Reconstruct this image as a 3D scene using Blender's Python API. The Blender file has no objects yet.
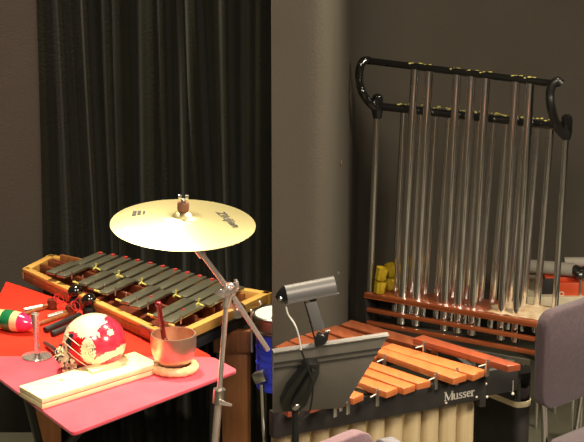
import bpy, bmesh, math, random
from mathutils import Vector, Matrix
random.seed(7)
R = math.radians
# ------------------------------------------------------------------ camera
FPX, PITCH, EYE = 1850.0, R(15), 2.75
cam = bpy.data.cameras.new('camera'); co = bpy.data.objects.new('camera', cam)
bpy.context.scene.collection.objects.link(co)
co.location = (0, 0, EYE); co.rotation_euler = (R(90)-PITCH, 0, 0)
cam.sensor_fit = 'HORIZONTAL'; cam.sensor_width = 36; cam.lens = 36*FPX/584
cam.clip_end = 60
bpy.context.scene.camera = co
# ------------------------------------------------------------------ world, light, exposure
sc = bpy.context.scene
w = bpy.data.worlds.new('hall'); sc.world = w; w.use_nodes = True
w.node_tree.nodes['Background'].inputs[0].default_value = (1, .86, .66, 1)
w.node_tree.nodes['Background'].inputs[1].default_value = .05
def area(name, loc, target, power, size, col=(1, .86, .66), sy=None, spread=180):
    l = bpy.data.lights.new(name, 'AREA'); l.energy = power; l.color = col; l.size = size
    l.shape = 'RECTANGLE'; l.size_y = sy or size; l.spread = R(spread)
    o = bpy.data.objects.new(name, l); sc.collection.objects.link(o); o.location = loc
    o.rotation_euler = (Vector(target)-Vector(loc)).to_track_quat('-Z', 'Y').to_euler()
    return o
area('stage_light_left', (-1.0, 6.5, 4.4), (-.4, 5.4, .8), 55, .4, (1, .86, .62), spread=75)
area('stage_light_right', (1.5, 6.3, 4.3), (.35, 5.15, .8), 50, .4, (1, .86, .62), spread=75)
area('fill_front', (-.2, 1.0, 4.6), (.0, 6.2, .6), 60, 1.2, (1, .86, .66), spread=90)  # unseen fill added to lift the walls and the fronts of things
area('fill_floor', (1.5, -2.5, 4.6), (1.5, -2.2, 0), 160, 1.5, (1, .9, .78), spread=120)  # unseen fill added so the floor reflects brighter in the chime tubes
area('fill_side', (4.6, 1.8, 4.2), (.3, 6.6, 1.0), 85, 1.4, (1, .86, .68), spread=90)  # unseen fill added to even out the angled stretch of wall
sc.view_settings.view_transform = 'Standard'; sc.view_settings.look = 'None'
sc.view_settings.exposure = 0.0; sc.view_settings.gamma = 1; sc.view_settings.use_curve_mapping = False

# ------------------------------------------------------------------ measuring helpers: image ray -> real place
FW = Vector((0, math.cos(PITCH), -math.sin(PITCH))); UP = Vector((0, math.sin(PITCH), math.cos(PITCH)))
def ray(x, y): return FW + Vector((1, 0, 0))*((x-292)/FPX) + UP*((221-y)/FPX)
def Z(x, y, z):                     # place on the level z
    r = ray(x, y); return Vector((0, 0, EYE)) + r*((z-EYE)/r.z)
def Y(x, y, d):                     # place at the distance d
    r = ray(x, y); return Vector((0, 0, EYE)) + r*(d/r.y)
V = Vector
# ------------------------------------------------------------------ materials
def mat(name, col, rough=.5, metal=0, col2=None, scale=20, bump=0, spec=.5, coat=0, stretch=None, trans=0, detail=4, sheen=0, bscale=None):
    m = bpy.data.materials.new(name); m.use_nodes = True; nt = m.node_tree; b = nt.nodes['Principled BSDF']
    b.inputs['Base Color'].default_value = (*col, 1); b.inputs['Roughness'].default_value = rough
    b.inputs['Metallic'].default_value = metal; b.inputs['Specular IOR Level'].default_value = spec
    b.inputs['Coat Weight'].default_value = coat; b.inputs['Transmission Weight'].default_value = trans
    b.inputs['Sheen Weight'].default_value = sheen
    if col2 or bump:
        tc = nt.nodes.new('ShaderNodeTexCoord'); mp = nt.nodes.new('ShaderNodeMapping')
        nt.links.new(tc.outputs['Object'], mp.inputs[0])
        if stretch: mp.inputs['Scale'].default_value = stretch
        n = nt.nodes.new('ShaderNodeTexNoise'); n.inputs['Scale'].default_value = scale; n.inputs['Detail'].default_value = detail
        nt.links.new(mp.outputs[0], n.inputs['Vector'])
        if col2:
            cr = nt.nodes.new('ShaderNodeValToRGB'); cr.color_ramp.elements[0].position = .35; cr.color_ramp.elements[1].position = .65
            cr.color_ramp.elements[0].color = (*col, 1); cr.color_ramp.elements[1].color = (*col2, 1)
            nt.links.new(n.outputs[0], cr.inputs[0]); nt.links.new(cr.outputs[0], b.inputs['Base Color'])
        if bump:
            bn = n
            if bscale:
                bn = nt.nodes.new('ShaderNodeTexNoise'); bn.inputs['Scale'].default_value = bscale
                nt.links.new(mp.outputs[0], bn.inputs['Vector'])
            bu = nt.nodes.new('ShaderNodeBump'); bu.inputs['Strength'].default_value = bump; bu.inputs['Distance'].default_value = .01
            nt.links.new(bn.outputs[0], bu.inputs['Height']); nt.links.new(bu.outputs[0], b.inputs['Normal'])
    return m
M = dict(
    legwood=mat('light_brown_board', (.42, .16, .055), .45, col2=(.55, .23, .08), scale=9, stretch=(5, 5, .5), coat=.2),
    glare_sheet=mat('cream_glare', (.75, .62, .42), .8, col2=(.55, .36, .2), scale=22, bump=.4),  # glare on the chime top put into a pale colour
    wall_brown=mat('brown_grey_wall', (.100, .082, .070), .9, col2=(.108, .09, .077), scale=3, bump=.15, bscale=120, spec=.2),
    satin=mat('satin_chrome', (.82, .71, .67), .22, .8),
    wall=mat('painted_wall', (.070, .061, .047), .9, col2=(.076, .067, .053), scale=3, bump=.15, bscale=120, spec=.2),
    floor=mat('stage_floor', (.085, .082, .055), .55, col2=(.11, .105, .072), scale=6, bump=.05),
    curtain=mat('black_velour', (.009, .010, .006), .85, col2=(.014, .015, .009), scale=4, bump=.25, bscale=90, spec=.25, sheen=.05),
    red=mat('red_cloth', (.66, .032, .015), .85, col2=(.72, .04, .018), scale=8, bump=.08, bscale=200, spec=.15),
    pink=mat('crimson_cloth', (.66, .05, .085), .8, col2=(.72, .065, .105), scale=8, bump=.08, bscale=200, spec=.3, sheen=.3),
    blackmetal=mat('black_metal', (.012, .012, .012), .35, spec=.6),
    blackgloss=mat('black_lacquer', (.008, .008, .008), .08, coat=1),
    blackmatte=mat('black_paint', (.014, .012, .011), .6, col2=(.02, .018, .016), scale=20),
    chrome=mat('chrome', (.86, .84, .82), .07, 1),
    chimechrome=mat('polished_tube', (.95, .93, .92), .11, 1, bump=.05, scale=25, stretch=(1, 1, .25)),
    steel=mat('steel', (.62, .6, .56), .3, 1),
    darksteel=mat('dark_steel', (.20, .20, .19), .35, 1),
    aluminium=mat('aluminium', (.36, .35, .33), .35, 1),
    amber=mat('golden_maple', (.62, .33, .07), .4, col2=(.72, .42, .11), scale=9, stretch=(1, 1, 6), coat=.2),
    brownwood=mat('brown_wood', (.23, .075, .022), .45, col2=(.33, .12, .035), scale=14, stretch=(5, 5, .5), coat=.2),
    darkwood=mat('dark_red_wood', (.12, .022, .01), .4, col2=(.17, .04, .015), scale=16),
    rosewood=mat('rosewood_bar', (.46, .12, .034), .32, col2=(.53, .155, .045), scale=10, stretch=(4, .8, 1), coat=.4),
    roseshade=mat('shaded_rosewood_bar', (.13, .030, .010), .3, col2=(.18, .046, .015), scale=10, stretch=(4, .8, 1), coat=.3),  # rosewood darkened for the shade over the far bank of bars
    rosered=mat('red_rosewood_bar', (.24, .05, .02), .3, col2=(.30, .066, .026), scale=10, stretch=(4, .8, 1), coat=.4),
    slat=mat('cherry_slat', (.26, .06, .019), .3, col2=(.33, .085, .028), scale=12, stretch=(1, 1, 8), coat=.5),
    bar=mat('glockenspiel_steel', (.34, .33, .24), .30, .8, bump=.04, scale=60),
    pine=mat('pale_pine', (.92, .72, .38), .5, col2=(.95, .80, .50), scale=7, stretch=(1, 6, 10)),
    straw=mat('straw_ring', (.80, .55, .27), .8, col2=(.88, .68, .4), scale=40, bump=.6),
    brass=mat('hammered_bronze', (.74, .44, .30), .33, .85, col2=(.82, .56, .42), scale=14, bump=.25, stretch=(1, 1, .3)),
    cymbal=mat('cymbal_bronze', (.86, .77, .42), .36, 1, bump=.02, scale=30),
    felt=mat('brown_felt', (.16, .07, .04), .95),
    redfelt=mat('red_felt', (.42, .03, .02), .9),
    yellow=mat('yellow_cord', (.60, .54, .14), .6),
    blue=mat('blue_sparkle', (.02, .035, .62), .25, col2=(.05, .08, .9), scale=45, stretch=(.3, .3, 2), coat=.7, bump=.2),
    drumhead=mat('drum_skin', (.75, .70, .58), .6, col2=(.8, .76, .66), scale=5),
    cream=mat('cream_enamel', (.46, .36, .20), .4, col2=(.54, .43, .25), scale=12, stretch=(6, 6, .2)),
    creamtrim=mat('cream_trim', (.72, .6, .38), .35, col2=(.8, .7, .5), scale=30),
    plum=mat('plum_fabric', (.082, .056, .068), .95, col2=(.098, .068, .08), scale=60, bump=.3, bscale=300, spec=.1, sheen=.25),
    mauve=mat('mauve_fabric', (.20, .118, .145), .95, col2=(.23, .14, .168), scale=60, bump=.3, bscale=300, spec=.1, sheen=.25),
    greyfab=mat('grey_lilac_fabric', (.15, .14, .16), .9, col2=(.21, .2, .22), scale=40, bump=.3, spec=.2),
    tray=mat('stand_grey', (.19, .172, .15), .45, col2=(.21, .19, .165), scale=30, spec=.5),
    lamp=mat('lamp_grey', (.15, .145, .145), .42, .3, spec=.5),
    lampedge=mat('pale_grey_metal', (.3, .28, .27), .3, .7),
    white=mat('white_cable', (.6, .58, .54), .5),
    gold=mat('yellow_gold', (.58, .42, .025), .2, .2, col2=(.36, .23, .01), scale=30, coat=.8, bump=.3),
    ruby=mat('dark_red_lacquer', (.20, .008, .012), .12, coat=1),
    redcord=mat('red_cord', (.55, .02, .02), .6),
    gcream=mat('gourd_cream', (.85, .72, .45), .3, col2=(.9, .8, .58), scale=30, coat=.7),
    gpink=mat('gourd_crimson', (.62, .02, .055), .22, col2=(.66, .05, .10), scale=25, coat=.8),
    gred=mat('gourd_red', (.55, .008, .012), .2, coat=.8),
    gblack=mat('gourd_black', (.02, .02, .025), .3, coat=.5),
    mgreen=mat('maraca_green', (.01, .17, .055), .25, col2=(.015, .22, .08), scale=20, coat=.8),
    mpink=mat('maraca_pink', (.78, .015, .12), .2, col2=(.72, .04, .15), scale=20, coat=.8),
    mcream=mat('maraca_cream', (.80, .62, .30), .25, col2=(.85, .66, .36), scale=20, coat=.8),
    greybar=mat('grey_cover', (.42, .39, .32), .7, col2=(.42, .39, .33), scale=12),
    orangered=mat('orange_red_paint', (.66, .07, .02), .4, col2=(.72, .10, .03), scale=12),
    letter=mat('letter_silver', (.72, .68, .6), .35, .4),
    inkblack=mat('ink_black', (.03, .03, .025), .5),
)
# ------------------------------------------------------------------ geometry helpers
C = sc.collection
off = {}
def frame(o, xd, zd=V((0, 0, 1))):
    x = V(xd).normalized(); z = V(zd).normalized(); y = z.cross(x).normalized(); z = x.cross(y)
    m = Matrix((x, y, z)).transposed().to_4x4(); m.translation = V(o); return m
def box(bm, a, b, mtx=None, bev=0, mi=0):
    """axis box from corner a to corner b in the frame mtx"""
    t = bmesh.new(); bmesh.ops.create_cube(t, size=1)
    for v in t.verts: v.co = V([(a[i]+b[i])/2 + v.co[i]*abs(b[i]-a[i]) for i in range(3)])
    if bev: bmesh.ops.bevel(t, geom=t.edges[:], offset=bev, segments=2, profile=.5, affect='EDGES', clamp_overlap=True)
    merge(bm, t, mtx, mi)
def merge(bm, t, mtx=None, mi=0):
    if mtx is not None: bmesh.ops.transform(t, matrix=mtx, verts=t.verts)
    me = bpy.data.meshes.new('t')
    for f in t.faces: f.material_index = mi
    t.to_mesh(me); t.free(); bm.from_mesh(me); bpy.data.meshes.remove(me)
def tube(bm, pts, rad, seg=16, caps=True, mi=0, flat=1.0):
    pts = [V(p) for p in pts]; n = len(pts)
    rr = rad if isinstance(rad, (list, tuple)) else [rad]*n
    rings = []; prev = None
    for i, p in enumerate(pts):
        d = (pts[min(i+1, n-1)]-pts[max(i-1, 0)]).normalized()
        if prev is None:
            a = d.cross(V((0, 0, 1)));
            if a.length < .05: a = d.cross(V((0, 1, 0)))
            a.normalize()
        else: a = (prev - d*prev.dot(d)).normalized()
        prev = a; b = d.cross(a)
        rings.append([bm.verts.new(p+(a*math.cos(2*math.pi*k/seg)+b*math.sin(2*math.pi*k/seg)*flat)*rr[i]) for k in range(seg)])
    for i in range(n-1):
        for k in range(seg):
            f = bm.faces.new((rings[i][k], rings[i][(k+1) % seg], rings[i+1][(k+1) % seg], rings[i+1][k])); f.material_index = mi
    if caps:
        f = bm.faces.new(rings[0][::-1]); f.material_index = mi
        f = bm.faces.new(rings[-1]); f.material_index = mi
def smooth(pts, k=6):
    pts = [V(p) for p in pts]; out = []
    for i in range(len(pts)-1):
        p0, p1, p2, p3 = pts[max(i-1, 0)], pts[i], pts[i+1], pts[min(i+2, len(pts)-1)]
        for j in range(k):
            t = j/k; out.append(.5*((2*p1)+(p2-p0)*t+(2*p0-5*p1+4*p2-p3)*t*t+(3*p1-p0-3*p2+p3)*t**3))
    out.append(pts[-1]); return out
def lathe(bm, prof, mtx=None, seg=48, mi=0, fn=None):
    """profile [(r,z)] turned about the local z axis"""
    t = bmesh.new(); rings = []
    for r, z in prof:
        if r < 1e-5: rings.append([t.verts.new((0, 0, z))])
        else: rings.append([t.verts.new((r*math.cos(2*math.pi*k/seg), r*math.sin(2*math.pi*k/seg), z)) for k in range(seg)])
    for a, b in zip(rings, rings[1:]):
        for k in range(seg):
            k2 = (k+1) % seg
            if len(a) == 1 and len(b) == 1: continue
            if len(a) == 1: t.faces.new((a[0], b[k2], b[k]))
            elif len(b) == 1: t.faces.new((a[k], a[k2], b[0]))
            else: t.faces.new((a[k], a[k2], b[k2], b[k]))
    merge(bm, t, mtx, mi)
def sphere(bm, c, r, sc_=(1, 1, 1), mtx=None, mi=0, sub=3):
    t = bmesh.new(); bmesh.ops.create_icosphere(t, subdivisions=sub, radius=r)
    for v in t.verts: v.co = V((v.co.x*sc_[0], v.co.y*sc_[1], v.co.z*sc_[2]))
    m = mtx.copy() if mtx is not None else Matrix.Identity(4)
    m = Matrix.Translation(V(c)) @ m
    merge(bm, t, m, mi)
def prism(bm, poly, dirv, mi=0, bev=0):
    """polygon of 3D points pushed along dirv"""
    t = bmesh.new()
    a = [t.verts.new(V(p)) for p in poly]; b = [t.verts.new(V(p)+V(dirv)) for p in poly]
    t.faces.new(a[::-1]); t.faces.new(b)
    for i in range(len(a)):
        j = (i+1) % len(a); t.faces.new((a[i], a[j], b[j], b[i]))
    bmesh.ops.recalc_face_normals(t, faces=t.faces)
    if bev: bmesh.ops.bevel(t, geom=t.edges[:], offset=bev, segments=2, profile=.5, affect='EDGES', clamp_overlap=True)
    merge(bm, t, None, mi)
def obj(name, bm, m, parent=None, at=None, ang=38):
    bmesh.ops.recalc_face_normals(bm, faces=bm.faces)
    if at is None:
        at = off[parent.name] if parent else V((0, 0, 0))
        loc = V((0, 0, 0))
    else: at = V(at); loc = at
    for v in bm.verts: v.co -= at
    me = bpy.data.meshes.new(name); bm.to_mesh(me); bm.free()
    me.shade_smooth(); me.set_sharp_from_angle(angle=R(ang))
    for mm in (m if isinstance(m, (list, tuple)) else [m]): me.materials.append(M[mm])
    o = bpy.data.objects.new(name, me); C.objects.link(o)
    if parent: o.parent = parent; off[o.name] = off[parent.name]
    else: o.location = loc; off[o.name] = at
    return o
def tag(o, label, cat=None, group=None, kind=None):
    o['label'] = label
    if cat: o['category'] = cat
    if group: o['group'] = group
    if kind: o['kind'] = kind
    return o
def thing(name, label, cat, loc, group=None):
    o = bpy.data.objects.new(name, None); C.objects.link(o); o.location = V(loc); o.empty_display_size = .05
    off[o.name] = V(loc); return tag(o, label, cat, group)
def B(): return bmesh.new()
def grid(bm, fn, nu, nv, mi=0):
    vs = [[bm.verts.new(fn(i/nu, j/nv)) for j in range(nv+1)] for i in range(nu+1)]
    for i in range(nu):
        for j in range(nv):
            f = bm.faces.new((vs[i][j], vs[i+1][j], vs[i+1][j+1], vs[i][j+1])); f.material_index = mi
def lerp(a, b, t): return V(a)*(1-t)+V(b)*t

# ================================================================== SETTING
bm = B(); box(bm, (-7, -9, -.1), (8, 9, 0)); o = obj('floor', bm, 'floor'); o['kind'] = 'structure'
bm = B(); box(bm, (-4, 7.0, 0), (.10, 7.15, 3.6)); o = obj('wall_left', bm, 'wall_brown'); o['kind'] = 'structure'
bm = B(); box(bm, (-4, 6.975, 0), (-.98, 7.0, .34)); o = obj('shade_strip_left', bm, 'blackmatte'); o['kind'] = 'structure'  # black strip added for the shade low on the left wall
# right wall: short front end, long return and the back run, with rounded corners
path = [(-.0625, 5.79), (.03, 5.80), (.07, 5.81), (.098, 5.835), (.115, 5.89), (.13, 6.05), (.17, 6.6), (.215, 7.2), (.245, 7.6), (.27, 7.78), (.32, 7.93), (.42, 8.04), (.56, 8.1), (.9, 8.12), (4.9, 8.12)]
sp = [V((x, y, 0)) for x, y in path]
bm = B(); inner = []
for i, p in enumerate(sp):
    d = (sp[min(i+1, len(sp)-1)]-sp[max(i-1, 0)]).normalized(); inner.append(p+V((-d.y, d.x, 0))*.03)
prism(bm, sp+inner[::-1], (0, 0, 3.6)); o = obj('wall_right', bm, 'wall', ang=50); o['kind'] = 'structure'

# curtain
def curtain(u, v):
    x = -.965+u*.965; z = .003+v*3.4
    g = .045*math.sin(x*52+1.1*math.sin(x*9+z*.5)) + .022*math.sin(x*97+2*math.sin(z*.55)+1) + .012*math.sin(x*170+z*1.1)
    sway = .05*max(0, 1-abs(x+.42-(z-1.2)*.12)/.06)*(.5+.5*math.tanh((z-.9)*3))
    g *= .85
    if u < .08: g *= .3+.7*u/.08
    return V((x+.014*math.sin(z*1.3+x*14)+.01*(1-v)*(1 if u > .05 else 0), 6.89-.05*max(0, 1-z/.9)+g*(.55+.45*min(1, z/.9))-sway*.6, z))
bm = B(); grid(bm, curtain, 300, 24)
o = obj('stage_curtain', bm, 'curtain', at=(-.5, 6.87, 0), ang=180)
md = o.modifiers.new('s', 'SOLIDIFY'); md.thickness = .006
tag(o, 'black floor-length stage curtain hanging in narrow vertical folds', 'curtain')

# small marks on the right wall
bm = B(); p = Y(339, 163, 6.75); sphere(bm, (.183, 6.75, p.z), .012, (.25, 1, 1)); o = obj('wall_anchor', bm, 'felt', at=(.185, 6.75, p.z))
tag(o, 'small brown round anchor spot on the grey wall, the upper one left of the chimes', 'wall anchor')
bm = B(); tube(bm, [(.165, 6.62, Y(335, 273, 6.62).z), (.172, 6.6, Y(335, 273, 6.6).z)], .006); o = obj('wall_hook', bm, 'blackmetal', at=(.18, 6.6, Y(335, 273, 6.6).z))
tag(o, 'small black knob on the grey wall just above the right end of the stand lamp', 'wall knob')

# ================================================================== TABLE
tz = .75
tN, tR, tL = Z(73, 433, tz), Z(238, 370, tz), Z(-30, 356, tz)
tFr, tFl = Z(184, 341, tz), Z(6, 281, tz)
t = thing('folding_table', 'low folding table with crossed black legs under the red cloths', 'table', ((tN+tR+tL)/3).xy.to_3d())
def roundpoly(pts, r, k=5):
    out = []
    n = len(pts)
    for i in range(n):
        p, a, b = pts[i], pts[i-1], pts[(i+1) % n]
        da, db = (a-p).normalized(), (b-p).normalized()
        for j in range(k+1):
            s = j/k; out.append(p+da*r*(1-s)**2+db*r*s**2)
    return out
poly = [tN, tR, tFr, tFl, tL]
cen = sum(poly, V((0, 0, 0)))/5
ins = [cen+(p-cen)*.97-V((0, 0, .021)) for p in poly]
bm = B(); prism(bm, roundpoly(ins, .03), (0, 0, .016)); obj('tabletop', bm, 'blackmatte', t)
for a, b in (((26, 396), (41, 450)), ((88, 424), (62, 452)),):
    p, q = Z(a[0], a[1]-4, .72), None
    q = Y(b[0], b[1], p.y+.12); d = q-p; q = p+d*(p.z-.012)/(p.z-q.z)
    bm = B(); tube(bm, [p, q], .014, 10); obj('leg', bm, 'blackmetal', t)
for p, q in ((Z(214, 372, .72), V((Z(214, 372, .72).x-.01, Z(214, 372, .72).y, .012))), (tFl+V((.1, -.08, -.03)), V((tFl.x+.15, tFl.y-.1, .012)))):
    bm = B(); tube(bm, [p, q], .014, 10); obj('leg', bm, 'blackmetal', t)
# cloths : the seam runs across the table
sL, sR = Z(-25, 357, tz), Z(206, 357, tz)
sL = tL+V((0.0, 0.0, 0)); sR = tR+(tFr-tR)*.45
def cloth(name, pts, h, m, label):
    bm = B(); pr_ = roundpoly(pts, .022)
    top = [p+V((0, 0, h)) for p in pr_]
    prism(bm, [p-V((0, 0, .012)) for p in pr_], (0, 0, h+.012), bev=.003)
    o = obj(name, bm, m, at=((pts[0]+pts[2])/2).xy.to_3d()+V((0, 0, tz)), ang=60); return tag(o, label, 'tablecloth')
cloth('tablecloth', [sL, sR, tFr, tFl], .0, 'red', 'bright red cloth on the back of the table under the maracas and gourd')
cloth('tablecloth', [tN, tR, sR, sL], .0, 'pink', 'pinkish crimson cloth along the front edge of the table under the pale wooden box')

# ================================================================== GLOCKENSPIEL / VIBRAPHONE in wooden frame
vz = .805
vN, vF, vR, vB = Z(172, 338, vz), Z(22, 268, vz), Z(275, 292, vz), Z(50, 254, vz)
vR.x = min(vR.x, -.070)
t = thing('orchestra_bells', 'long metal-barred keyboard percussion in a golden wooden frame behind the red table', 'percussion keyboard', ((vN+vB)/2).xy.to_3d())
def rail(name, a, b, h, th, m, par, bev=.003, inward=None):
    """board from a to b (top edge), h high and th thick towards inward"""
    d = (b-a).normalized(); n = V((-d.y, d.x, 0)).normalized()
    if inward is not None and n.dot(inward-a) < 0: n = -n
    bm = B(); prism(bm, [a, b, b+n*th, a+n*th], (0, 0, -h), bev=bev); return obj(name, bm, m, par)
cv = (vN+vF+vR+vB)/4
rail('front_rail', vN, vF, .016, .028, 'amber', t, inward=cv)
rail('shaded_rail_front', vN+V((.001, .003, -.0162)), vF+V((.001, .003, -.0162)), .032, .02, 'brownwood', t, inward=cv)  # brown strip added for the shaded front of the amber rail
rail('right_end_rail', vN+V((0, .0, .0)), vR, .034, .032, 'amber', t, inward=cv)
rail('left_end_rail', vF, vB, .045, .03, 'amber', t, inward=cv)
rail('back_rail', vB, vR, .045, .028, 'amber', t, inward=cv)
dn = V((0, 0, -.052))
rail('lower_end_rail', lerp(lerp(vN, vR, .12), cv, .03)+dn, lerp(vR, cv, .03)+dn, .035, .02, 'blackmatte', t, inward=cv)
bm = B(); q = [lerp(p, cv, .07)-V((0, 0, .03)) for p in (vN, vR, vB, vF)]; prism(bm, q, (0, 0, -.006)); obj('inner_tray', bm, 'darkwood', t)
# inner support rails (red-brown) carrying the bars
for s0, s1 in ((.22, .30), (.48, .48), (.56, .56), (.86, .80)):
    a = lerp(vF, vB, s0); b = lerp(vN, vR, s1)
    a = lerp(a, b, .07); b = lerp(b, a, .05)
    rail('bar_support', a+V((0, 0, .016)), b+V((0, 0, .016)), .046, .014, 'darkwood' if s0 < .8 else 'brownwood', t, bev=.002)
# corner plate
bm = B(); m_ = frame(lerp(vN, vF, .16), vF-vN); box(bm, (-.03, -.0035, -.034), (.03, .003, -.004), m_, .001); tag(obj('corner_plate', bm, 'aluminium', t), 'grey metal hinge plate near the front corner')
# bars: two banks from measured ends (near end px, far end px)
nbar = 13
bwz = .840
def vbar(p, q, wd, th=.011, name='bar'):
    d = q-p; f = frame(p, d, (0, 0, 1)); L = d.length
    bm = B(); box(bm, (0, -wd/2, -th), (L, wd/2, 0), f, .003); return obj(name, bm, 'bar', t)
vdir = (lerp(vB, vR, .5)-lerp(vF, vN, .5))
near0, near1 = Z(64, 270, bwz), Z(186, 326, bwz)        # near ends of the front bank
far0, far1 = Z(97, 258, bwz), Z(250, 291, bwz)
mid = []
back0n, back1n = Z(60, 263, bwz+.006), Z(236, 300, bwz+.006)
back0f, back1f = Z(92, 251, bwz+.006), Z(262, 278, bwz+.006)
front_bars = [((45, 271), (86, 255)), ((56, 274), (100, 257)), ((70, 278), (114, 258)), ((84, 284), (128, 263)), ((94, 288), (141, 264)),
              ((104, 293), (153, 269)), ((117, 297), (168, 272)), ((133, 303), (183, 277)), ((144, 310), (198, 280)), ((157, 318), (212, 288)), ((167, 325), (229, 292)), ]
k = 0
nb = 12
for i in range(nb):
    s = i/(nb-1)
    p = Z(50+(166-50)*s**1.0, 272+(321-272)*s**1.15, bwz); L = .165+.085*s
    dd = (Z(229, 292, bwz)-Z(167, 325, bwz)).normalized(); d0 = (Z(86, 254, bwz)-Z(45, 271, bwz)).normalized()
    d = lerp(d0, dd, s).normalized()
    if i % 7 not in (2, 6): vbar(p, p+d*L*.92, .041+.006*s)
    # second bank, slightly lower, behind
    pp = p+d*(L*.94)+(near1-near0).normalized()*.012; pp.z -= .004
    vbar(pp, pp+d*(L*.98), .043+.006*s)
    # red felt dots and yellow pegs
    bm = B(); e = p+d*(L*1.86)+(near1-near0).normalized()*.012; tube(bm, [e+V((0, 0, -.02)), e+V((0, 0, .0005))], .0085, 12); obj('felt_stop', bm, 'redfelt', t)
    e = p+d*(L*.25)+(near1-near0).normalized()*.030
    bm = B(); tube(bm, [e+V((0, 0, -.02)), e+V((0, 0, .010))], .0028, 8); obj('peg', bm, 'steel', t)
    if i % 7 in (2, 6, 4):
        e = p+d*(L*.86)+(near1-near0).normalized()*.0
        bm = B(); tube(bm, [e+d*-.018+V((0, 0, .0)), e+V((0, 0, .004)), e+d*.002+V((0, 0, .018))], .0035, 8); tube(bm, [e, e+(near1-near0).normalized()*.03], .003, 8)
        obj('cord_hook', bm, 'yellow', t)
        e = p-d*.012+(near1-near0).normalized()*.03
        bm = B(); tube(bm, [e, e+(near1-near0).normalized()*.028+d*.004], .004, 8); obj('cord_end', bm, 'yellow', t)
# pegs on the last bar
for px in ((151, 297), (183, 310)):
    e = Z(*px, bwz); bm = B(); tube(bm, [e, e+V((0, 0, .004))], .005, 10); obj('rivet', bm, 'redfelt', t)
# legs: wide boards to the floor
def board_leg(x0, x1, yy, top, name, d3):
    a, b = Y(x0, 340, yy), Y(x1, 340, yy); a.z = b.z = 0
    bm = B(); prism(bm, [a, b, b+V(d3), a+V(d3)], (0, 0, top), bev=.003); return obj(name, bm, 'legwood', t)
rl = board_leg(221, 247, 6.12, .70, 'leg', (.012, .03, 0))
ll = board_leg(33, 58, 6.45, .735, 'leg', (-.01, .03, 0))
a, b = Y(213, 320, 6.1), Y(254, 320, 6.1)
bm = B(); box(bm, (a.x, 6.10, .64), (b.x-.01, 6.13, .72), None, .004); obj('leg_block', bm, 'brownwood', t)
c = Y(237, 312, 6.07)
bm = B(); m_ = frame(c, (1, 0, 0), (0, -1, 0)); lathe(bm, [(0, -.03), (.03, -.03), (.031, -.022), (.028, -.012), (.010, -.01), (.0085, .004), (0, .005)], m_, 32)
tag(obj('pivot_knob', bm, 'steel', rl), 'round silver clamp disc with a central bolt')
bm = B(); box(bm, (-.13, 6.19, .70), (-.075, 6.22, .765), None, .004); obj('corner_block', bm, 'amber', t)

# ================================================================== THINGS ON THE TABLE
T0 = tz+.0005
# pale wooden box
bz = tz+.034
A_, B_, C_, D_ = Z(19, 386, bz), Z(42, 399, bz), Z(158.5, 363, bz), Z(135, 352.5, bz)
D_ = A_+(C_-B_)
t = thing('wooden_box', 'long pale pine box with a flat lid lying across the crimson cloth', 'wooden box', ((A_+C_)/2).xy.to_3d()+V((0, 0, tz)))
low = [p-V((0, 0, bz-T0)) for p in (A_, B_, C_, D_)]
bm = B(); prism(bm, low, (0, 0, .0155), bev=.0015); obj('body', bm, 'pine', t)
cc = sum(low, V((0, 0, 0)))/4
bm = B(); prism(bm, [cc+(p-cc)*.99+V((0, 0, .015)) for p in low], (0, 0, .003)); obj('seam', bm, 'brownwood', t)
bm = B(); prism(bm, [p+V((0, 0, .0175)) for p in low], (0, 0, .016), bev=.0015); ld = obj('lid', bm, 'pine', t)
k_ = [Z(85, 366.5, bz+.009), Z(92.5, 372, bz+.009), Z(121, 362.5, bz+.009)]; k_.append(k_[0]+(k_[2]-k_[1]))
bm = B(); prism(bm, [p-V((0, 0, .0095)) for p in k_], (0, 0, .0095), bev=.0015); obj('grip_block', bm, 'pine', ld)
bm = B(); e = Z(61, 380, bz); lathe(bm, [(0, .0008), (.006, .0008), (.0065, 0)], Matrix.Translation(e), 16); obj('knot', bm, 'amber', ld)

# bowl on straw ring with beater
bc = Z(174, 371, tz); bc.z = T0
bm = B()
for k in range(40):
    pass
def torus(bm, c, Rr, r, mtx=None, seg=48, s2=14, mi=0, wob=0):
    t_ = bmesh.new(); vs = []
    for i in range(seg):
        a = 2*math.pi*i/seg; rr = r*(1+wob*math.sin(a*17))
        vs.append([t_.verts.new(((Rr+rr*math.cos(2*math.pi*j/s2))*math.cos(a), (Rr+rr*math.cos(2*math.pi*j/s2))*math.sin(a), rr*math.sin(2*math.pi*j/s2))) for j in range(s2)])
    for i in range(seg):
        for j in range(s2):
            t_.faces.new((vs[i][j], vs[(i+1) % seg][j], vs[(i+1) % seg][(j+1) % s2], vs[i][(j+1) % s2]))
    m = (mtx.copy() if mtx is not None else Matrix.Identity(4)); m = Matrix.Translation(V(c)) @ m
    merge(bm, t_, m, mi)
torus(bm, bc+V((.003, 0, .0145)), .062, .0148, seg=136, wob=.04)
o = obj('ring_cushion', bm, 'straw', at=bc); tag(o, 'straw-coloured ring cushion under the bronze bowl', 'ring cushion')
bb = bc+V((0, 0, .022))
bm = B()
lathe(bm, [(0, 0), (.035, .001), (.052, .008), (.064, .025), (.0715, .05), (.0735, .075), (.073, .098), (.0725, .104), (.068, .104), (.068, .09), (.066, .06), (.058, .03), (.045, .014), (0, .008)], Matrix.Translation(bb), 64)
o = obj('singing_bowl', bm, 'brass', at=bb); tag(o, 'bronze singing bowl on a straw ring near the right corner of the table', 'bowl')
p0 = bb+V((-.02, .0, .018)); p1 = Y(158.5, 304, bb.y-.0)
t = thing('bowl_beater', 'dark red lacquered beater leaning inside the bronze bowl', 'beater', p0)
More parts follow.
